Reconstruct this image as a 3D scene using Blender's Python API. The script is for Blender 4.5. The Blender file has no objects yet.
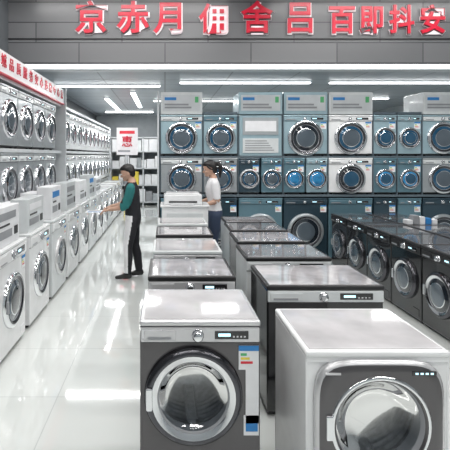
import bpy, bmesh, math, random
from mathutils import Vector, Matrix
random.seed(7)
scene = bpy.context.scene
COL = scene.collection
try:
    scene.view_settings.view_transform = 'Standard'
except Exception: pass

# ------------------------------------------------------------ materials
def P(name, col, rough=0.5, metal=0.0, coat=0.0, emit=None, es=0.0, var=0.06, vscale=6.0, bump=0.0):
    m = bpy.data.materials.new(name); m.use_nodes = True
    nt = m.node_tree; b = nt.nodes['Principled BSDF']
    b.inputs['Roughness'].default_value = rough
    b.inputs['Metallic'].default_value = metal
    b.inputs['Coat Weight'].default_value = coat
    b.inputs['Coat Roughness'].default_value = 0.05
    if var > 0:
        tc = nt.nodes.new('ShaderNodeTexCoord'); n = nt.nodes.new('ShaderNodeTexNoise')
        n.inputs['Scale'].default_value = vscale; n.inputs['Detail'].default_value = 3
        r = nt.nodes.new('ShaderNodeValToRGB')
        r.color_ramp.elements[0].position = 0.3; r.color_ramp.elements[1].position = 0.7
        r.color_ramp.elements[0].color = (*[c*(1-var) for c in col], 1)
        r.color_ramp.elements[1].color = (*[min(1, c*(1+var)) for c in col], 1)
        nt.links.new(tc.outputs['Object'], n.inputs['Vector'])
        nt.links.new(n.outputs['Fac'], r.inputs['Fac'])
        nt.links.new(r.outputs['Color'], b.inputs['Base Color'])
        if bump > 0:
            bp = nt.nodes.new('ShaderNodeBump'); bp.inputs['Strength'].default_value = bump
            nt.links.new(n.outputs['Fac'], bp.inputs['Height']); nt.links.new(bp.outputs['Normal'], b.inputs['Normal'])
    else:
        b.inputs['Base Color'].default_value = (*col, 1)
    if emit:
        b.inputs['Emission Color'].default_value = (*emit, 1)
        b.inputs['Emission Strength'].default_value = es
    return m

M = {}
M['white'] = P('enamel_white', (.84,.85,.86), .22, 0, .5)
M['offwhite'] = P('enamel_offwhite', (.68,.71,.72), .3, 0, .3)
M['silver'] = P('silver_paint', (.44,.47,.49), .3, .5, .3)
M['steelblue'] = P('steel_blue', (.15,.27,.33), .28, .4, .4)
M['steelblue2'] = P('steel_blue_light', (.36,.50,.56), .28, .3, .4)
M['steeldark'] = P('steel_dark_teal', (.05,.09,.12), .25, .5, .5)
M['gun'] = P('gunmetal', (.10,.095,.10), .28, .5, .6)
M['black'] = P('gloss_black', (.010,.010,.012), .12, 0, .8)
M['blackmat'] = P('satin_black', (.018,.018,.02), .4)
M['chrome'] = P('chrome', (.78,.79,.81), .12, 1, 0, var=.02)
M['ringdark'] = P('dark_chrome', (.10,.10,.11), .18, .9)
M['glass'] = P('door_glass', (.014,.020,.028), .05, 0, 1.0)
M['glassblue'] = P('door_glass_blue', (.02,.09,.17), .07, .2, 1.0)
M['glassvivid'] = P('door_glass_vivid_blue', (.03,.24,.50), .08, .1, 1.0, var=.4, vscale=14)
M['glassgrey'] = P('door_glass_grey', (.11,.14,.17), .08, .3, 1.0)
M['drum'] = P('drum_steel', (.66,.67,.69), .3, .7, var=.2, vscale=30)
M['top'] = P('top_glossy', (.50,.48,.495), .07, .0, 1.0, var=.30, vscale=5)
M['topgrey'] = P('top_grey', (.30,.285,.295), .07, .0, 1.0, var=.35, vscale=5)
M['topdark'] = P('top_dark', (.13,.128,.135), .09, .0, 1.0, var=.25, vscale=4)
M['toppale'] = P('top_white_gloss', (.62,.60,.615), .06, 0, 1.0, var=.18, vscale=4)
M['panel'] = P('panel_silver', (.64,.64,.655), .25, .4, .4)
M['lblw'] = P('label_white', (.82,.83,.85), .5)
M['lblb'] = P('label_blue', (.03,.22,.55), .5)
M['lblg'] = P('label_green', (.10,.45,.18), .5)
M['lbly'] = P('label_yellow', (.8,.65,.08), .5)
M['lblr'] = P('label_red', (.65,.03,.05), .5)
M['led'] = P('display_led', (.2,.4,.5), .3, emit=(.6,.9,1), es=1.5, var=0)
M['grey'] = P('plastic_grey', (.3,.31,.33), .4)
M['rack'] = P('rack_paint', (.13,.17,.20), .4, .3)
M['rackw'] = P('rack_white', (.60,.63,.65), .4)
M['card'] = P('carton_white', (.78,.79,.81), .6)
M['signw'] = P('sign_white', (.78,.76,.78), .4)
M['signred'] = P('sign_red', (.50,.006,.03), .3, emit=(.6,.0,.03), es=.12)
M['signrim'] = P('sign_rim', (.80,.72,.75), .4, emit=(1,.9,.93), es=.2)
M['skin'] = P('skin', (.55,.34,.25), .5)
M['hair'] = P('hair', (.012,.010,.010), .4, var=.3, vscale=60)
M['teal'] = P('shirt_teal', (.02,.17,.17), .8)
M['vest'] = P('vest_black', (.012,.013,.017), .8)
M['pants'] = P('trousers_black', (.015,.015,.02), .8)
M['apron'] = P('cloth_white', (.80,.80,.82), .8)
M['jeans'] = P('jeans', (.04,.06,.11), .8)
M['shoe'] = P('shoe_black', (.02,.02,.02), .5)
M['eyew'] = P('eye_white', (.8,.8,.8), .2)
M['lips'] = P('lips', (.45,.16,.14), .5)
M['tube'] = P('light_tube', (1,1,1), .5, emit=(.97,.99,1), es=6, var=0)
M['tubesoft'] = P('light_strip', (1,1,1), .5, emit=(.95,.98,1), es=2.5, var=0)

def tinted_glass():
    m = bpy.data.materials.new('tinted_glass'); m.use_nodes = True
    nt = m.node_tree; nt.nodes.clear()
    o = nt.nodes.new('ShaderNodeOutputMaterial'); mx = nt.nodes.new('ShaderNodeMixShader')
    t = nt.nodes.new('ShaderNodeBsdfTransparent'); g = nt.nodes.new('ShaderNodeBsdfGlossy')
    f = nt.nodes.new('ShaderNodeFresnel'); f.inputs['IOR'].default_value = 1.7
    t.inputs['Color'].default_value = (.66,.69,.71,1); g.inputs['Roughness'].default_value = .04
    nt.links.new(f.outputs[0], mx.inputs[0]); nt.links.new(t.outputs[0], mx.inputs[1]); nt.links.new(g.outputs[0], mx.inputs[2])
    nt.links.new(mx.outputs[0], o.inputs[0]); return m
M['tint'] = tinted_glass()

def tile_mat(name, c1, c2, mortar, scale, bw, bh, ms, rough, metal=0, coat=0, rot=False, offset=0.0):
    m = bpy.data.materials.new(name); m.use_nodes = True
    nt = m.node_tree; b = nt.nodes['Principled BSDF']
    tc = nt.nodes.new('ShaderNodeTexCoord'); mp = nt.nodes.new('ShaderNodeMapping'); br = nt.nodes.new('ShaderNodeTexBrick')
    if rot: mp.inputs['Rotation'].default_value = (math.radians(90), 0, 0)
    br.offset = offset
    br.inputs['Color1'].default_value = (*c1,1); br.inputs['Color2'].default_value = (*c2,1); br.inputs['Mortar'].default_value = (*mortar,1)
    br.inputs['Scale'].default_value = scale; br.inputs['Brick Width'].default_value = bw; br.inputs['Row Height'].default_value = bh
    br.inputs['Mortar Size'].default_value = ms
    nt.links.new(tc.outputs['Object'], mp.inputs[0]); nt.links.new(mp.outputs[0], br.inputs['Vector'])
    nt.links.new(br.outputs['Color'], b.inputs['Base Color'])
    b.inputs['Roughness'].default_value = rough; b.inputs['Metallic'].default_value = metal; b.inputs['Coat Weight'].default_value = coat
    return m
M['floor'] = tile_mat('floor_tile', (.79,.82,.80), (.81,.84,.82), (.64,.67,.66), 1, .8, .8, .004, .06, coat=1.0)
M['ceilA'] = tile_mat('ceiling_dark', (.10,.11,.12), (.12,.13,.14), (.04,.04,.05), 1, 1.2, .6, .02, .5)
M['ceilB'] = tile_mat('ceiling_panel', (.30,.34,.37), (.36,.40,.43), (.12,.14,.16), 1, 1.2, .6, .015, .3)
M['bulk'] = tile_mat('bulkhead_panel', (.125,.128,.135), (.17,.172,.18), (.04,.04,.045), 1, 1.4, .33, .008, .3, rot=True, offset=.5)
M['wall'] = P('wall_paint', (.35,.38,.40), .7)
M['walldark'] = P('wall_dark', (.10,.11,.12), .6)

# ------------------------------------------------------------ mesh builder
class MB:
    def __init__(s): s.bm = bmesh.new(); s.mats = []
    def mi(s, m):
        if isinstance(m, str): m = M[m]
        if m not in s.mats: s.mats.append(m)
        return s.mats.index(m)
    def box(s, x0,x1,y0,y1,z0,z1, m, bev=0, seg=2, mat=None):
        before = set(s.bm.faces)
        r = bmesh.ops.create_cube(s.bm, size=1)
        vs = r['verts']
        for v in vs:
            v.co = Vector(((x0+x1)/2+v.co.x*(x1-x0), (y0+y1)/2+v.co.y*(y1-y0), (z0+z1)/2+v.co.z*(z1-z0)))
        if mat is not None:
            for v in vs: v.co = mat @ v.co
        if bev > 0:
            es = list({e for v in vs for e in v.link_edges})
            bmesh.ops.bevel(s.bm, geom=es, offset=bev, segments=seg, affect='EDGES', profile=.5)
        i = s.mi(m)
        for f in s.bm.faces:
            if f not in before:
                f.material_index = i; f.smooth = False
    def lathe(s, cx, cz, prof, mats, n=40, p=2.0, axis='y', cy=0):
        rings = []
        for (r, y) in prof:
            if r <= 1e-5:
                v = Vector((cx, y, cz)) if axis=='y' else Vector((cx, cy, y))
                rings.append([s.bm.verts.new(v)])
            else:
                ring = []
                for k in range(n):
                    a = 2*math.pi*k/n
                    c, t = math.cos(a), math.sin(a)
                    q = r/((abs(c)**p+abs(t)**p)**(1/p))
                    if axis=='y': ring.append(s.bm.verts.new((cx+q*c, y, cz+q*t)))
                    else: ring.append(s.bm.verts.new((cx+q*c, cy+q*t, y)))
                rings.append(ring)
        for j in range(len(rings)-1):
            m = mats[j] if isinstance(mats, list) else mats
            i = s.mi(m); A, B = rings[j], rings[j+1]
            for k in range(n):
                k2 = (k+1) % n
                if len(A)==1 and len(B)==1: break
                if len(A)==1: f = s.bm.faces.new((A[0], B[k2], B[k]))
                elif len(B)==1: f = s.bm.faces.new((A[k], A[k2], B[0]))
                else: f = s.bm.faces.new((A[k], A[k2], B[k2], B[k]))
                f.material_index = i; f.smooth = True
    def holeplate(s, w, z0, z1, y, cx, cz, r, m, p=2.0, n=48):
        i = s.mi(m); C=[]; R=[]
        for k in range(n):
            a = 2*math.pi*(k+.5)/n; c,t = math.cos(a), math.sin(a)
            q = r/((abs(c)**p+abs(t)**p)**(1/p))
            C.append(s.bm.verts.new((cx+q*c, y, cz+q*t)))
            hx = (w/2-cx) if c>0 else (w/2+cx)
            hz = (z1-cz) if t>0 else (cz-z0)
            sc = min(hx/abs(c) if abs(c)>1e-6 else 1e9, hz/abs(t) if abs(t)>1e-6 else 1e9)
            R.append(s.bm.verts.new((cx+sc*c, y, cz+sc*t)))
        for k in range(n):
            k2=(k+1)%n
            f = s.bm.faces.new((C[k], C[k2], R[k2], R[k])); f.material_index=i
        for (sx, zz) in ((1,z1),(-1,z1),(-1,z0),(1,z0)):
            cv = Vector((sx*w/2, y, zz))
            for k in range(n):
                k2=(k+1)%n
                a, b = R[k].co, R[k2].co
                if abs(a.x-b.x)>1e-4 and abs(a.z-b.z)>1e-4:
                    if (a-cv).length < .2 and (b-cv).length < .2:
                        v = s.bm.verts.new(cv); f = s.bm.faces.new((R[k], R[k2], v)); f.material_index=i
    def mesh(s, name):
        bmesh.ops.recalc_face_normals(s.bm, faces=s.bm.faces)
        me = bpy.data.meshes.new(name); s.bm.to_mesh(me); s.bm.free()
        for m in s.mats: me.materials.append(m)
        return me
    def obj(s, name, loc=(0,0,0), rz=0, parent=None):
        return place(s.mesh(name), name, loc, rz, parent)

def place(me, name, loc=(0,0,0), rz=0, parent=None):
    o = bpy.data.objects.new(name, me); COL.objects.link(o)
    o.location = loc; o.rotation_euler = (0,0,rz)
    if parent: o.parent = parent
    return o
def empty(name, loc=(0,0,0)):
    o = bpy.data.objects.new(name, None); COL.objects.link(o); o.location = loc; o.empty_display_size=.2; return o

# ------------------------------------------------------------ washing machine
CACHE = {}
def washer_mesh(w=.6, h=.85, d=.55, body='white', panel='white', ring='chrome', glass='glass', top='white',
                R=.2, zd=None, p=2.0, hero=False, label=1, ph=.11, inner=None, ring2=None, cx=0):
    key = (w,h,d,body,panel,ring,glass,top,R,zd,p,hero,label,ph,inner,ring2,cx)
    if key in CACHE: return CACHE[key]
    b = MB(); zd_ = zd if zd else (h-ph)*.5; f = .03
    for sx in (-1,1):
        for yy in (.06, d-.06):
            b.lathe(sx*(w/2-.06), 0, [(0,0),(.022,0),(.022,f+.01),(0,f+.01)], 'blackmat', n=12, axis='z', cy=yy)
    b.box(-w/2+.015, w/2-.015, .02, d-.01, .018, .06, 'blackmat')
    ztop = h-.03
    if hero:
        t = .012
        b.box(-w/2,-w/2+t,0.0,d,.04,ztop,body,.004); b.box(w/2-t,w/2,0.0,d,.04,ztop,body,.004)
        b.box(-w/2,w/2,d-t,d,.04,ztop,body); b.box(-w/2,w/2,0,d,.04,.052,body)
        b.holeplate(w-.004, .05, h-ph-.02, .002, cx, zd_, R*.8, body, p=2.0)
        b.lathe(cx, zd_, [(R*.8,.002),(R*.76,.05)], 'grey', n=48)
        prof=[(R*.76,.05),(R*.80,.08)]
        y=.08
        while y < d-.14:
            prof += [(R*.98,y+.004),(R*.98,y+.03),(R*.95,y+.034)]; y+=.04
        prof += [(R*.9,d-.07),(R*.3,d-.09),(0,d-.08)]
        b.lathe(cx, zd_, prof, 'drum', n=48)
        for k in range(3):
            a=math.radians(60+120*k)
            rot = Matrix.Translation((cx,0,zd_)) @ Matrix.Rotation(a,4,'Y') @ Matrix.Translation((0,0,R*.88))
            b.box(-.02,.02,.09,d-.1,-.04,.04,'drum',.012,2,rot)
    else:
        b.box(-w/2, w/2, 0, d, .035, ztop, body, .012)
    edge = 'blackmat' if top in('top','topgrey','topdark') else body
    if hero and top=='toppale': edge='panel' if body=='gun' else 'white'
    b.box(-w/2-.003, w/2+.003, -.012, d, ztop, h, edge, .012 if hero else .008, 3)
    b.box(-w/2+.02, w/2-.02, .012, d-.03, h-.004, h+.003, top, .002)
    z1 = ztop-.004; z0 = h-ph-.012
    zc = (z0+z1)/2; hh=(z1-z0)
    if ph > .06:
        b.box(-w/2+.004, w/2-.004, -.014, .03, z0, z1, panel, .006)
        b.box(-w/2+.02, -w/2+w*.3, -.019, -.01, z0+.012, z1-.012, panel, .004)
        b.box(-w/2+.04, -w/2+w*.26, -.0205, -.016, z0+.016, z0+.03, 'grey')
        b.lathe(0-.02*w, zc, [(hh*.42,-.012),(hh*.42,-.018),(hh*.34,-.02),(hh*.32,-.042),(hh*.26,-.046),(0,-.046)], ['chrome','chrome','grey','chrome','chrome'], n=24)
        b.box(w*.12, w*.40, -.018, -.012, zc-hh*.26, zc+hh*.3, 'black', .003)
        b.box(w*.15, w*.25, -.0195, -.016, zc-hh*.06, zc+hh*.14, 'led')
        for k in range(4):
            b.box(w*(.27+.03*k), w*(.285+.03*k), -.0195, -.016, zc-hh*.12, zc-hh*.02, 'panel')
        b.box(-w/2+.002, w/2-.002, -.002, .01, z0-.007, z0-.002, 'blackmat')
    else:
        b.box(-w/2+.004, w/2-.004, -.004, .02, z0-.01, ztop, panel)
    rg2 = ring2 or 'ringdark'
    if p > 2.1:
        b.lathe(cx, zd_, [(R*1.16,-.001),(R*1.16,-.022),(R*1.1,-.034),(R*.98,-.036)], [ring,ring,rg2], n=64, p=p)
        n=64; i=b.mi(rg2); A_=[];B_=[]
        for k in range(n):
            a=2*math.pi*k/n; c,t=math.cos(a),math.sin(a)
            q=R*.98/((abs(c)**p+abs(t)**p)**(1/p)); r2=R*.90
            A_.append(b.bm.verts.new((cx+q*c,-.036,zd_+q*t))); B_.append(b.bm.verts.new((cx+r2*c,-.036,zd_+r2*t)))
        for k in range(n):
            k2=(k+1)%n; ff=b.bm.faces.new((A_[k],A_[k2],B_[k2],B_[k])); ff.material_index=i
        b.lathe(cx, zd_, [(R*.90,-.036),(R*.88,-.042),(R*.84,-.040),(R*.80,-.03),(R*.76,-.005)], ['chrome','chrome',rg2,'grey'], n=48)
        b.box(cx+R*.55,cx+R*.98,-.040,-.034,zd_+R*.92,zd_+R*1.0,'black',.002)
        for k in range(4): b.box(cx+R*(.6+.09*k),cx+R*(.65+.09*k),-.0415,-.039,zd_+R*.945,zd_+R*.975,'led')
        b.box(cx-R*1.0,cx-R*.72,-.0385,-.035,zd_+R*.93,zd_+R*.97,'panel')
    else:
        b.lathe(cx, zd_, [(R*1.04,.0),(R*1.04,-.012),(R,-.03),(R*.95,-.038),(R*.88,-.038),(R*.82,-.03),(R*.76,-.028),(R*.72,-.018)],
                [ring,ring,ring,ring,rg2,rg2,'grey'], n=48)
    if hero:
        b.lathe(cx, zd_, [(R*.8,-.012),(R*.7,.0),(R*.6,.035),(R*.4,.05),(0,.055)], 'tint', n=48)
    else:
        inn = inner or glass
        b.lathe(cx, zd_, [(R*.78,-.020),(R*.62,-.030),(R*.56,-.034)], glass, n=40)
        b.lathe(cx, zd_, [(R*.56,-.034),(R*.52,-.037),(R*.3,-.040),(0,-.042)], [ 'chrome' if inner else glass, inn, inn], n=40)
    b.box(cx-R*.99, cx-R*.86, -.05, -.03, zd_-.055, zd_+.055, 'chrome' if ring!='chrome' else 'grey', .006)
    b.box(w/2-.15, w/2-.04, -.004, .004, .07, .15, body, .003)
    if label:
        lx = w/2-.062 if label>1 else w/2-.075; lz = z0-.02
        b.box(lx-.045, lx+.055, -.0035, .001, lz-.12, lz, 'lblw')
        b.box(lx-.045, lx+.055, -.0045, -.002, lz-.026, lz, 'lblb')
        for k,c in enumerate(('lblg','lbly','lblr')):
            b.box(lx-.035, lx-.005+.015*k, -.0045, -.002, lz-.05-.02*k, lz-.038-.02*k, c)
        if label > 1:
            b.box(lx-.01, lx+.055, -.0035, .001, .46, lz-.12, 'lblw')
            b.box(lx-.02, lx+.055, -.0035, .001, .40, .50, 'lblw'); b.box(lx-.01, lx+.05, -.0045, -.002, .42, .46, 'lblb')
            b.box(-w/2+.01, -w/2+.11, -.0155, -.01, z0+.02, z1-.01, 'lblw'); b.box(-w/2+.03, -w/2+.09, -.0165, -.014, z0+.035, z1-.03, 'lblb')
    me = b.mesh('washing_machine'); CACHE[key]=me; return me
def washer(x, y, z=0, rz=0, **k):
    return place(washer_mesh(**k), 'washing_machine', (x,y,z), rz)

# ------------------------------------------------------------ room
F = 430.0; CH = 1.8
XL, XR, Y0, YB = -2.55, 7.0, -3.0, 16.0
b=MB(); b.box(XL,XR,Y0,YB,-.1,0,'floor'); b.obj('floor')
b=MB(); b.box(XL,XR,Y0,7.0,4.6,4.7,'ceilA'); b.obj('ceiling')
b=MB(); b.box(XL,XR,7.15,YB,3.27,3.37,'ceilB'); b.obj('ceiling')
b=MB(); b.box(XL-.1,XL,Y0,YB,0,4.7,'walldark'); b.obj('wall_left')
b=MB(); b.box(XR,XR+.1,Y0,YB,0,4.7,'wall'); b.obj('wall_right')
b=MB(); b.box(XL-.1,XR+.1,YB,YB+.1,0,4.7,'wall'); b.obj('wall_back')
b=MB(); b.box(XL-.1,XR+.1,Y0-.1,Y0,0,4.7,'wall'); b.obj('wall_front')
b=MB(); b.box(XL,XR,7.0,7.15,3.27,4.6,'bulk'); b.obj('wall_bulkhead')
b=MB(); b.box(XL,XR,6.97,7.15,3.18,3.27,'rackw',.004); b.box(-2.3,XR-.05,6.955,6.975,3.205,3.262,'tubesoft'); b.obj('trim_1')
b=MB(); b.box(XL,XR,6.985,7.0,3.68,3.70,'blackmat'); b.obj('trim_2')

sgn = empty('store_sign', (0,6.95,3.7))
def text(ch, size, loc, rot, mat, ext, off, parent, name, sx=1):
    cu = bpy.data.curves.new(name,'FONT'); cu.body = ch; cu.size = size; cu.extrude = ext; cu.offset = off
    cu.align_x='CENTER'; cu.align_y='BOTTOM'
    o = bpy.data.objects.new(name, cu); COL.objects.link(o); cu.materials.append(M[mat])
    o.rotation_euler = rot; o.location = loc; o.scale=(sx,1,1)
    if parent: 
        o.parent = parent; o.location = Vector(loc)-parent.location
    return o
S7 = F/6.95
for i,(ch,px,fs,sx) in enumerate((("京",91,.54,1),("赤",133,.54,1),("月",170,.54,1),("佣",214,.50,.95),("舍",257,.54,.95),("吕",300,.54,.95),("百",342,.48,.95),("即",372,.48,.85),("抖",402,.48,.85),("安",433,.48,.9))):
    X = (px-165)/S7
    text(ch, fs, (X,6.955,3.72), (math.radians(90),0,0), 'signred', .012, .010, sgn, 'character_%d'%(i+1), sx)
    text(ch, fs, (X+.010,6.98,3.712), (math.radians(90),0,0), 'signrim', .008, .023, sgn, 'character_rim_%d'%(i+1), sx)

# ------------------------------------------------------------ ceiling lights
LC=(1,.985,.96)
def area(name, loc, sx, sy, e, col=LC, parent=None):
    l = bpy.data.lights.new(name,'AREA'); l.shape='RECTANGLE'; l.size=sx; l.size_y=sy; l.energy=e; l.color=col
    o = bpy.data.objects.new(name,l); COL.objects.link(o); o.location=loc
    if parent: o.parent=parent; o.location=Vector(loc)-parent.location
    return o
for yy in (-1.5, .6, 2.6, 4.6, 6.2):
    for xx in (-.6, 3.6):
        g = empty('ceiling_light', (xx,yy,4.5))
        b=MB(); b.box(-1.75,1.75,-.12,.12,-.0,.09,'rackw',.01); b.obj('housing',(0,0,0),0,g)
        area('lamp',(xx,yy,4.48),3.4,.2,52,parent=g)
for (xx,yy,ln,al) in ((-1.2,9.0,2.2,'x'),(-.75,11.5,3.0,'y'),(-1.5,12.5,3.,'y'),(1.6,8.6,2.6,'x'),(4.6,8.6,2.6,'x'),(-1.2,14.5,1.6,'x'),(1.0,11.5,2.6,'x'),(4.4,11,2.6,'x')):
    g = empty('ceiling_light', (xx,yy,3.25)); b=MB()
    hx,hy = (ln/2,.05) if al=='x' else (.05,ln/2)
    b.box(-hx-.02,hx+.02,-hy-.02,hy+.02,0,.03,'rackw'); b.box(-hx,hx,-hy,hy,-.02,.0,'tube'); b.obj('tube',(0,0,0),0,g)
    area('lamp',(xx,yy,3.21),hx*2,hy*2,28,parent=g)
# ------------------------------------------------------------ left display wall
SX = -1.90
g = empty('display_shelf', (SX,0,0))
b=MB()
b.box(-.62,-.0,3.0,14.8,0,.06,'rackw')
b.box(-.62,-.03,3.0,14.8,1.02,1.06,'rackw'); b.box(-.62,.01,3.0,14.8,1.83,1.88,'rackw'); b.box(-.62,.01,3.0,14.8,2.68,2.73,'rackw')
b.box(-.63,-.6,3.0,14.8,0,2.9,'rack')
b.box(-.60,-.05,3.0,14.8,.06,1.02,'rackw')
b.obj('boards',(0,0,0),0,g)
b=MB(); b.box(-.05,.06,3.0,7.85,2.73,2.99,'signw',.008); b.box(-.04,.065,3.0,7.85,2.72,2.735,'signred'); b.obj('fascia',(0,0,0),0,g)
b=MB(); b.box(-.62,.09,7.85,7.90,0,3.02,'rackw',.006); b.box(-.62,.03,3.0,3.04,0,2.99,'rackw',.006); b.box(-.62,.03,14.78,14.82,0,2.7,'rackw'); b.obj('end_panels',(0,0,0),0,g)
yy=3.3
for i,ch in enumerate("洗衣机家电商城品质服务安心选购中心京"):
    text(ch,.16,(SX+.065,yy+.1,2.785),(math.radians(90),0,math.radians(90)),'signred',.004,.002,g,'fascia_char_%d'%(i+1)); yy += .25
A = dict(w=.60,h=.76,d=.55,body='silver',panel='offwhite',ring='chrome',glass='glass',top='silver',R=.235,zd=.36,label=0,ph=.09,inner='glassgrey')
A2= dict(A,body='offwhite',h=.74,R=.215,zd=.35,panel='white',glass='glass',inner='glassgrey')
y=3.35
while y < 14.6:
    if not (7.5 < y < 8.2):
        far = y > 8
        washer(SX, y, 1.88, math.radians(90), **(A2 if far else A))
        washer(SX, y, 1.06, math.radians(90), **(A if (not far) else A2))
    y += .63
    if 7.5 < y < 8.2: y = 8.22
y=3.05; i=0
FW = dict(w=.74,h=.98,d=.485,body='white',panel='white',ring='chrome',glass='glassgrey',top='white',R=.24,zd=.48,label=1,ph=.13,inner='glass')
while y < 14:
    k = dict(FW)
    if i%3==0: k.update(body='offwhite',ring='panel')
    washer(-1.395, y, 0, math.radians(90), **k)
    if i < 8:
        b=MB(); hh=random.uniform(.34,.50); ww=random.uniform(.46,.66)
        b.box(-ww/2,ww/2,.03,.22,0,hh,'card' if i%2 else 'offwhite',.006)
        b.box(-ww/2+.04,ww/2-.1,.026,.031,hh*.66,hh*.85,('lblb','grey','lblw')[i%3]); b.box(-ww/2+.04,ww/2-.2,.026,.031,hh*.2,hh*.4,'grey')
        b.box(-ww/2+.06,ww/2-.26,.026,.031,hh*.50,hh*.55,'blackmat'); b.box(ww/2-.14,ww/2-.05,.026,.031,hh*.2,hh*.42,'blackmat')
        b.box(-ww/2+.02,ww/2-.02,.22,.44,0,hh*.8,'lblw',.006)
        b.obj('carton',(-1.395,y+random.uniform(-.05,.05),.984),math.radians(90))
    y += .88; i += 1

g = empty('goods_shelf',(-1.2,15.3,0)); b=MB()
for z in (.1,.7,1.3,1.9,2.4): b.box(-.75,1.6,0,.5,z,z+.04,'rackw')
for x in (-.75,.4,1.57): b.box(x,x+.04,0,.5,0,2.45,'rackw')
b.obj('frame',(0,0,0),0,g); b=MB()
cs=['lblw','card','lblw','silver','grey','lbly','lblw','card','silver','offwhite','card']
for z in (.14,.74,1.34,1.94):
    x=-.68
    while x<1.45:
        w_=random.uniform(.12,.3); h_=random.uniform(.25,.5)
        if x+w_>1.5: break
        b.box(x,x+w_,.04,.4,z,z+h_,random.choice(cs)); x+=w_+.02
b.obj('goods',(0,0,0),0,g)
g = empty('promo_poster',(-1.25,14.2,1.6)); b=MB()
b.box(-.35,.35,0,.03,.2,1.1,'signw'); b.box(-.25,.25,-.008,.0,.9,1.0,'lblr'); b.box(-.3,.1,-.008,.0,.3,.36,'grey'); b.box(-.02,.02,.0,.03,-1.6,.2,'grey'); b.box(-.25,.25,-.15,.2,-1.6,-1.57,'grey')
b.obj('board',(0,0,0),0,g)
text('惠',.38,(-1.25,14.18,2.03),(math.radians(90),0,0),'signred',.003,.004,g,'poster_text')

# ------------------------------------------------------------ back display rack
YD = 7.4; S = F/YD
def wx(px): return (px-165)/S
rk = empty('display_rack',(0,YD,0)); b=MB()
xe = 6.6; xs = wx(159)
b.box(xs,xe,.60,.64,0,2.45,'rack'); b.box(xs,xe,-.02,.6,1.08,1.12,'rack',.004); b.box(xs,xe,.0,.6,1.755,1.785,'rack')
b.box(xs-.03,xs,-.02,.64,0,2.9,'rackw',.004)
cols=[(160,203,1,'L'),(203,238,0,'M'),(238,283,1,'P'),(283,328,1,'D'),(328,373,1,'W'),(373,397,0,'N'),(397,422,0,'N'),(422,464,1,'L'),(464,500,0,'M'),(500,545,1,'L')]
for (a,c,hd,ty) in cols:
    x0,x1=wx(a),wx(c)
    if x1>xe: break
    b.box(x0-.008,x0+.008,-.01,.6,1.12,2.5,'rack')
    if hd:
        b.box(x0+.012,x1-.012,-.015,.6,2.5,2.88,'offwhite' if ty in 'LW' else 'steelblue2',.008)
        b.box(x0+.05,x1-.05,-.022,-.012,2.56,2.83,'rackw'); b.box(x0+.08,x0+.28,-.026,-.02,2.74,2.79,'lblb')
        b.box(x0+.08,x1-.20,-.026,-.02,2.60,2.63,'grey'); b.box(x0+.08,x1-.25,-.026,-.02,2.65,2.68,'grey')
        b.box(x1-.14,x1-.08,-.026,-.02,2.70,2.8,'lblg')
    else:
        b.box(x0+.01,x1-.01,.0,.6,2.5,2.54,'rack')
b.obj('frame',(0,0,0),0,rk)
def bw(a,c,z0,z1,R,body,glass='glassblue',ring='chrome',lab=1,inner=None,top='steeldark',p=2.0,panel=None):
    w=(c-a)/S-.024; h=z1-z0
    washer((wx(a)+wx(c))/2,YD,z0,0,w=round(w,3),h=round(h,3),d=.55,body=body,panel=panel or body,ring=ring,glass=glass,top=top,R=R,zd=round((h-.09)*.5,3),ph=.09,label=lab,inner=inner,p=p)
for i,(a,c,hd,ty) in enumerate(cols):
    if wx(c)>xe: break
    if ty=='L':
        bw(a,c,1.785,2.49,.27,'steelblue2',inner='glassgrey',panel='offwhite'); bw(a,c,1.12,1.75,.25,'silver',glass='glassblue',inner='glassgrey',panel='offwhite')
    elif ty=='W':
        bw(a,c,1.785,2.49,.275,'white',glass='glassblue',inner='glassgrey',panel='white'); bw(a,c,1.12,1.75,.25,'white',glass='glass',inner='glassblue',panel='white')
    elif ty=='M':
        bw(a,c,1.785,2.49,.25,'steelblue2',inner='glassgrey',panel='steelblue'); bw(a,c,1.12,1.75,.23,'silver',inner='glassgrey')
    elif ty=='N':
        bw(a,c,1.785,2.49,.18,'steelblue2',inner='glassblue'); bw(a,c,1.12,1.75,.17,'steelblue',glass='glassvivid',inner='glassblue')
    elif ty=='P':
        q=MB(); w=(c-a)/S-.04
        q.box(-w/2,w/2,0,.3,0,.70,'steelblue2',.01); q.box(-w/2+.06,w/2-.06,-.012,.0,.36,.66,'silver',.004); q.box(-w/2+.1,w/2-.1,-.016,-.01,.42,.6,'lblw')
        q.box(-w/2+.06,w/2-.06,-.012,.0,.05,.30,'offwhite',.004)
        for k in range(5): q.box(-w/2+.1,w/2-.14-.03*k,-.016,-.01,.09+.04*k,.105+.04*k,'grey')
        q.obj('information_board',((wx(a)+wx(c))/2,YD,1.785))
        m=(a+c)/2; bw(a,m,1.12,1.75,.165,'steeldark',ring='panel',inner='glassgrey'); bw(m,c,1.12,1.75,.165,'steelblue',inner='glassgrey')
    elif ty=='D':
        bw(a,c,1.785,2.49,.30,'steelblue2',glass='glass',inner='glassgrey'); m=(a+c)/2
        bw(a,m,1.12,1.75,.165,'steelblue',glass='glassvivid',inner='glassvivid'); bw(m,c,1.12,1.75,.17,'steelblue2',glass='glassvivid',inner='glassvivid')
    bw(a,c,0,1.06,min(.3,(c-a)/S*.40),'steeldark' if i%2 else 'steelblue',glass='glass',inner='glassgrey',ring='silver')

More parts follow.
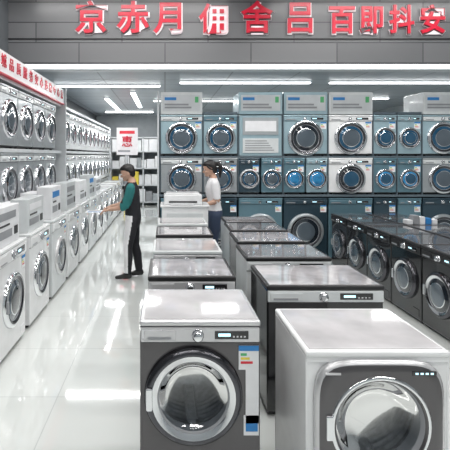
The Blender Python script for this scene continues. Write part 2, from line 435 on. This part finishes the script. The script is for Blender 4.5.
# ------------------------------------------------------------ centre island
cen=[2.15,2.96,3.74,4.5,5.22]
tops=['toppale','top','toppale','top','toppale']
for i,yy in enumerate(cen):
    if i==0:
        washer(.175,yy,0,0,w=.60,h=.975,d=.5,body='gun',panel='panel',ring='ringdark',ring2='chrome',glass='glassgrey',top='toppale',R=.236,zd=.60,hero=True,label=2,ph=.095,cx=-.034)
    else:
        washer(.175+.01*i,yy,0,0,w=.60,h=.965,d=.52,body='gun' if i%2 else 'offwhite',panel='panel',ring='chrome',glass='glass',top=tops[i],R=.235,zd=.60,label=1,ph=.10,inner='glassgrey')
right=[(1.95,.963,.65),(2.95,1.10,.80),(3.75,1.08,.74),(4.45,1.10,.70),(5.12,1.12,.68),(5.75,1.14,.66)]
for i,(yy,xc,w) in enumerate(right):
    if i==0:
        washer(xc,yy,0,0,w=.65,h=.914,d=.54,body='white',panel='white',ring='panel',ring2='gun',glass='glass',top='toppale',R=.250,zd=.588,p=5.0,hero=True,label=0,ph=.03)
    else:
        washer(xc,yy,0,0,w=w,h=.905,d=.56 if i<5 else .5,body='black' if i in(1,3) else 'offwhite',panel='offwhite' if i in (1,2) else 'gun',ring='chrome',glass='glass',top='topgrey' if i in(2,4) else 'top',R=.25,zd=.45,label=0,ph=.10,inner='glassgrey')

g=empty('service_counter',(.275,5.92,0)); b=MB()
b.box(-.32,.32,0,.42,.05,1.08,'white',.01); b.box(-.30,.30,.02,.4,0,.05,'blackmat'); b.box(-.34,.34,-.02,.44,1.08,1.11,'white',.006)
b.box(-.25,.25,-.006,0,.12,.55,'offwhite',.003); b.box(-.25,.25,-.006,0,.6,1.0,'offwhite',.003); b.obj('cabinet',(0,0,0),0,g)
b=MB(); b.box(-.29,.24,.04,.38,1.11,1.25,'white',.015); b.box(-.22,.17,.03,.05,1.14,1.16,'blackmat'); b.box(-.2,.12,-.02,.12,1.115,1.125,'lblw'); b.box(-.26,.2,.08,.36,1.25,1.27,'white',.008); b.obj('printer',(0,0,0),0,g)

# ------------------------------------------------------------ right black rows
y=7.0-.31
bk=dict(w=.60,h=.85,d=.53,body='black',panel='blackmat',ring='ringdark',ring2='chrome',glass='glass',top='topdark',R=.215,zd=.42,label=0,ph=.10,inner='glassgrey')
while y>1.6:
    washer(2.71,y,0,math.radians(-90),**bk)
    washer(2.71+.53+.02+.53,y,0,math.radians(90),**bk)
    y-=.615
g=MB()
for k,c in enumerate(('card','grey','lblw','lblb','card')):
    x=.09*k; g.box(x,x+.075,.01*k,.12,0,.06+.02*((k*3)%4),c,.006)
g.obj('gift_box_pile',(3.3,5.85,.8545))

# ------------------------------------------------------------ people
def loft(bm, pts, rad, ref=(1,0,0), n=16, mi=0, flat=False):
    pts=[Vector(p) for p in pts]; ref=Vector(ref); rings=[]
    N=len(pts)
    ext=[]
    for i,p in enumerate(pts):
        t=(pts[min(i+1,N-1)]-pts[max(i-1,0)]).normalized()
        u=(ref-t*ref.dot(t)).normalized(); v=t.cross(u)
        if flat: t=Vector((0,0,1)); u=Vector((1,0,0)); v=Vector((0,1,0))
        ra,rb = rad[i] if isinstance(rad[i],(tuple,list)) else (rad[i],rad[i])
        ext.append((p,t,u,v,ra,rb))
    seq=[]
    cap = .35 if flat else 1.0
    p,t,u,v,ra,rb=ext[0]; r=min(ra,rb)*cap
    seq+= [(p-t*r*.85,u,v,ra*.45,rb*.45),(p-t*r*.5,u,v,ra*.82,rb*.82)]
    seq+= [(e[0],e[2],e[3],e[4],e[5]) for e in ext]
    p,t,u,v,ra,rb=ext[-1]; r=min(ra,rb)*cap
    seq+= [(p+t*r*.5,u,v,ra*.82,rb*.82),(p+t*r*.85,u,v,ra*.45,rb*.45)]
    for (p,u,v,ra,rb) in seq:
        rings.append([bm.verts.new(p+u*ra*math.cos(2*math.pi*k/n)+v*rb*math.sin(2*math.pi*k/n)) for k in range(n)])
    fs=[]
    for j in range(len(rings)-1):
        for k in range(n):
            k2=(k+1)%n; fs.append(bm.faces.new((rings[j][k],rings[j][k2],rings[j+1][k2],rings[j+1][k])))
    fs.append(bm.faces.new(list(reversed(rings[0])))); fs.append(bm.faces.new(rings[-1]))
    for f in fs: f.material_index=mi; f.smooth=True
def ell(bm, c, r, mi=0, n=14):
    res=bmesh.ops.create_uvsphere(bm,u_segments=n,v_segments=max(8,n-4),radius=1)
    for v in res['verts']: v.co=Vector((c[0]+v.co.x*r[0],c[1]+v.co.y*r[1],c[2]+v.co.z*r[2]))
    for f in {f for v in res['verts'] for f in v.link_faces}: f.material_index=mi; f.smooth=True
def remesh(bm, vox, it=4):
    bmesh.ops.recalc_face_normals(bm, faces=bm.faces)
    me=bpy.data.meshes.new('tmp'); bm.to_mesh(me); bm.free()
    o=bpy.data.objects.new('tmp',me); COL.objects.link(o)
    m=o.modifiers.new('r','REMESH'); m.mode='VOXEL'; m.voxel_size=vox; m.use_smooth_shade=True
    s=o.modifiers.new('s','SMOOTH'); s.factor=.5; s.iterations=it
    dg=bpy.context.evaluated_depsgraph_get(); dg.update()
    out=bpy.data.meshes.new_from_object(o.evaluated_get(dg))
    bpy.data.objects.remove(o); return out
def seg_d(p,a,b):
    ab=b-a; t=max(0,min(1,(p-a).dot(ab)/ab.length_squared)); return (p-(a+ab*t)).length, t

def person(name, loc, rz, arms, legs, shirt, sleeve, pants, female=False, H=1.0, sleeve_end=.25, pitch=.25, stripe=None, yaw=0):
    out=bmesh.new(); mats=[M['skin'],M['hair'],M[shirt],M[sleeve],M[pants],M['shoe'],M['eyew'],M['lips'],M['apron']]
    def add(me, fn, mat=None):
        t=bmesh.new(); t.from_mesh(me)
        if mat: bmesh.ops.transform(t,matrix=mat,verts=t.verts)
        if fn:
            for f in t.faces: f.material_index=fn(f.calc_center_median()); f.smooth=True
        tm=bpy.data.meshes.new('t'); t.to_mesh(tm); t.free(); out.from_mesh(tm)
    k=.90 if female else 1.0
    b=bmesh.new()
    T=[(0,.0,.82),(0,.005,.89),(0,.0,.98),(0,-.008,1.07),(0,-.018,1.18),(0,-.022,1.27),(0,-.02,1.34),(0,-.015,1.385),(0,-.012,1.42)]
    if female: R=[(.15,.11),(.165,.118),(.145,.10),(.125,.09),(.14,.115),(.155,.11),(.15,.09),(.09,.065),(.055,.05)]
    else: R=[(.155,.115),(.165,.12),(.16,.115),(.16,.115),(.175,.12),(.19,.12),(.18,.1),(.11,.075),(.065,.06)]
    loft(b,T,R,n=24)
    loft(b,[(0,-.012,1.38),(0,-.03,1.44),(0,-.045,1.51)],[.058*k,.053*k,.055*k])
    for L in legs:
        h,kn,an=[Vector(v) for v in L]
        loft(b,[h,h.lerp(kn,.5),kn,kn.lerp(an,.35)+Vector((0,.012,0)),an.lerp(kn,.1)],[.098,.086,.068,.066,.056])
        loft(b,[an+Vector((0,.03,-.02)),an+Vector((0,-.03,-.03)),an+Vector((0,-.1,-.045)),an+Vector((0,-.16,-.05))],[(.038,.05),(.042,.045),(.045,.032),(.038,.026)])
    for A_ in arms:
        s,e,w=[Vector(v) for v in A_[:3]]
        sl=[s,s.lerp(e,.5),e,e.lerp(w,.3),w]; f=k
        loft(b,[Vector((s.x*.6,s.y,s.z+.015)),s],[.06*f,.062*f])
        loft(b,sl,[.062*f,.054*f,.046*f,.040*f,.027*f],ref=(1,0,.01))
        end=s.lerp(e,.85) if sleeve_end<1 else e.lerp(w,.2)
        loft(b,[s,s.lerp(e,.5),end],[.066*f,.064*f,.062*f],ref=(1,0,.01))
    me=remesh(b,.011,3)
    def cls(c):
        best=9; bt=0; seg=0
        for A_ in arms:
            s,e,w=[Vector(v) for v in A_[:3]]
            d,t=seg_d(c,s,e)
            if d<best: best=d; bt=t; seg=1
            d,t=seg_d(c,e,w)
            if d<best: best=d; bt=t; seg=2
        arm = best<.075*k and abs(c.x)>.145*k or (seg==2 and best<.06)
        if c.z>1.405 and abs(c.x)<.09: return 0
        if arm and c.z>.7:
            if seg==2 and bt>.05+(.25 if sleeve_end>=1 else 0): return 0
            if seg==1 and bt>.9 and sleeve_end<1: return 0
            return 3
        if c.z<.085: return 5
        if c.z<.93:
            if stripe and stripe(c): return 8
            return 4
        return 2
    add(me,cls)
    HM=Matrix.Translation((0,-.045,1.435)) @ Matrix.Rotation(yaw,4,'Z') @ Matrix.Rotation(pitch,4,'X')
    b=bmesh.new()
    prof=[(.004,-.045,.024,.022),(.018,-.038,.042,.045),(.045,-.018,.057,.07),(.075,-.004,.067,.088),(.11,0,.073,.094),(.15,.004,.076,.097),(.185,.006,.068,.086),(.208,.006,.048,.062)]
    loft(b,[(0,p[1],p[0]) for p in prof],[(p[2],p[3]) for p in prof],n=24,flat=True)
    loft(b,[(0,-.090,.115),(0,-.104,.092),(0,-.108,.078)],[.007,.010,.014],n=10)
    for sx in (-1,1):
        ell(b,(sx*.076,.012,.095),(.010,.020,.032)); ell(b,(sx*.03,-.086,.126),(.02,.012,.007)); ell(b,(sx*.035,-.062,.075),(.026,.028,.022))
    ell(b,(0,-.085,.047),(.024,.012,.010)); ell(b,(0,-.078,.018),(.02,.016,.014))
    me=remesh(b,.0055,2)
    add(me,lambda c: 7 if (c.y<-.09 and .040<c.z<.056 and abs(c.x)<.024) else 0,HM)
    b=bmesh.new()
    for sx in (-1,1):
        ell(b,(sx*.03,-.087,.108),(.013,.009,.008),6); ell(b,(sx*.03,-.094,.108),(.006,.004,.006),1)
        ell(b,(sx*.031,-.096,.128),(.019,.006,.004),1)
    hp=[(.035,.058,.046,.030),(.055,.056,.062,.044),(.08,.052,.076,.056),(.105,.046,.082,.066),(.13,.038,.084,.078),(.155,.022,.085,.092),(.172,.010,.084,.104),(.19,.006,.079,.102),(.207,.005,.069,.090),(.222,.006,.053,.070),(.232,.008,.032,.044)]
    loft(b,[(0,p[1],p[0]) for p in hp],[(p[2],p[3]) for p in hp],n=28,mi=1,flat=True)
    if female:
        loft(b,[(0,.10,.17),(0,.135,.165),(0,.155,.12),(0,.15,.06),(0,.13,.0),(0,.12,-.05)],[.024,.030,.033,.031,.024,.010],n=12,mi=1)
        for sx in (-1,1): loft(b,[(sx*.07,-.035,.16),(sx*.080,-.01,.12),(sx*.078,.03,.09)],[.016,.014,.012],n=10,mi=1)
    tm=bpy.data.meshes.new('t'); bmesh.ops.recalc_face_normals(b,faces=b.faces); b.to_mesh(tm); b.free(); add(tm,None,HM)
    for A_ in arms:
        s,e,w=[Vector(v) for v in A_[:3]]; side=A_[3]; curl=A_[4]
        b=bmesh.new()
        loft(b,[(0,.03,0),(0,0,0),(0,-.035,0),(0,-.08,-.003)],[(.024,.020),(.026,.018),(.038,.015),(.040,.012)],n=14)
        for x,l in ((-.030,.060),(-.010,.075),(.011,.072),(.031,.064)):
            pts=[Vector((x*.9,-.075,0))]; a=.1+curl*.3
            for q in (.45,.32,.23):
                a+=curl*.55; pts.append(pts[-1]+Vector((x*.06,-math.cos(a)*l*q*1.1,-math.sin(a)*l*q*1.1)))
            loft(b,pts,[.0095,.009,.008,.007],n=10)
        sx=side
        loft(b,[(sx*.020,-.015,-.004),(sx*.044,-.035,-.012),(sx*.056,-.060,-.02),(sx*.054,-.082,-.026)],[.013,.012,.010,.008],n=10)
        me=remesh(b,.0038,1)
        d=(w-e).normalized(); yv=-d; xv=Vector((1,0,0)); xv=(xv-yv*xv.dot(yv)).normalized(); zv=xv.cross(yv)
        HMt=Matrix(((xv.x,yv.x,zv.x,w.x),(xv.y,yv.y,zv.y,w.y),(xv.z,yv.z,zv.z,w.z),(0,0,0,1)))
        add(me,lambda c:0,HMt)
    me=bpy.data.meshes.new(name); out.to_mesh(me); out.free()
    for m in mats: me.materials.append(m)
    o=place(me,name,loc,rz); o.scale=(H,H,H); return o

man_legs=[((.085,0,.87),(.095,-.07,.47),(.095,-.07,.085)),((-.085,0,.87),(-.09,.02,.47),(-.09,.09,.085))]
man_arms=[((.195,-.02,1.33),(.215,-.08,1.07),(.17,-.33,1.02),-1,.5),((-.195,-.02,1.33),(-.215,-.10,1.08),(-.13,-.34,1.03),1,.5)]
def stripe(c):
    yc = -.07*min(1,max(0,(.87-c.z)/.4))
    return c.x>-.02 and c.y < yc+.005 and c.z>.10
person('shop_assistant',(-.47,6.3,0),math.radians(-90),man_arms,man_legs,'vest','teal','pants',sleeve_end=1.0,pitch=.3,stripe=stripe)
w_legs=[((.08,0,.87),(.085,-.02,.47),(.085,.0,.085)),((-.08,0,.87),(-.085,-.01,.47),(-.085,.02,.085))]
w_arms=[((.165,-.01,1.325),(.19,.02,1.08),(.16,-.19,1.01),-1,.5),((-.165,-.01,1.325),(-.19,-.01,1.08),(-.12,-.22,1.03),1,.5)]
person('customer_woman',(.76,6.62,0),math.radians(-90),w_arms,w_legs,'apron','apron','jeans',female=True,H=1.03,sleeve_end=.9,pitch=.2)
b=MB(); b.box(-.15,.15,-.13,.13,0,.004,'lblw'); b.box(-.12,.12,-.1,-.05,.004,.005,'lblb'); b.box(-.12,.05,-.02,.08,.004,.005,'grey')
b.obj('brochure',(-1.0,6.3,.972),0)

# ------------------------------------------------------------ world & camera
w=bpy.data.worlds.new('world'); scene.world=w; w.use_nodes=True
w.node_tree.nodes['Background'].inputs[0].default_value=(.5,.55,.6,1); w.node_tree.nodes['Background'].inputs[1].default_value=.3
cam=bpy.data.cameras.new('camera'); co=bpy.data.objects.new('camera',cam); COL.objects.link(co)
cam.sensor_width=36; cam.sensor_fit='HORIZONTAL'; cam.lens=36*F/450
cam.shift_x=(225-165)/450; cam.shift_y=-(225-155)/450
co.location=(0,0,CH); co.rotation_euler=(math.radians(90),0,0)
scene.camera=co
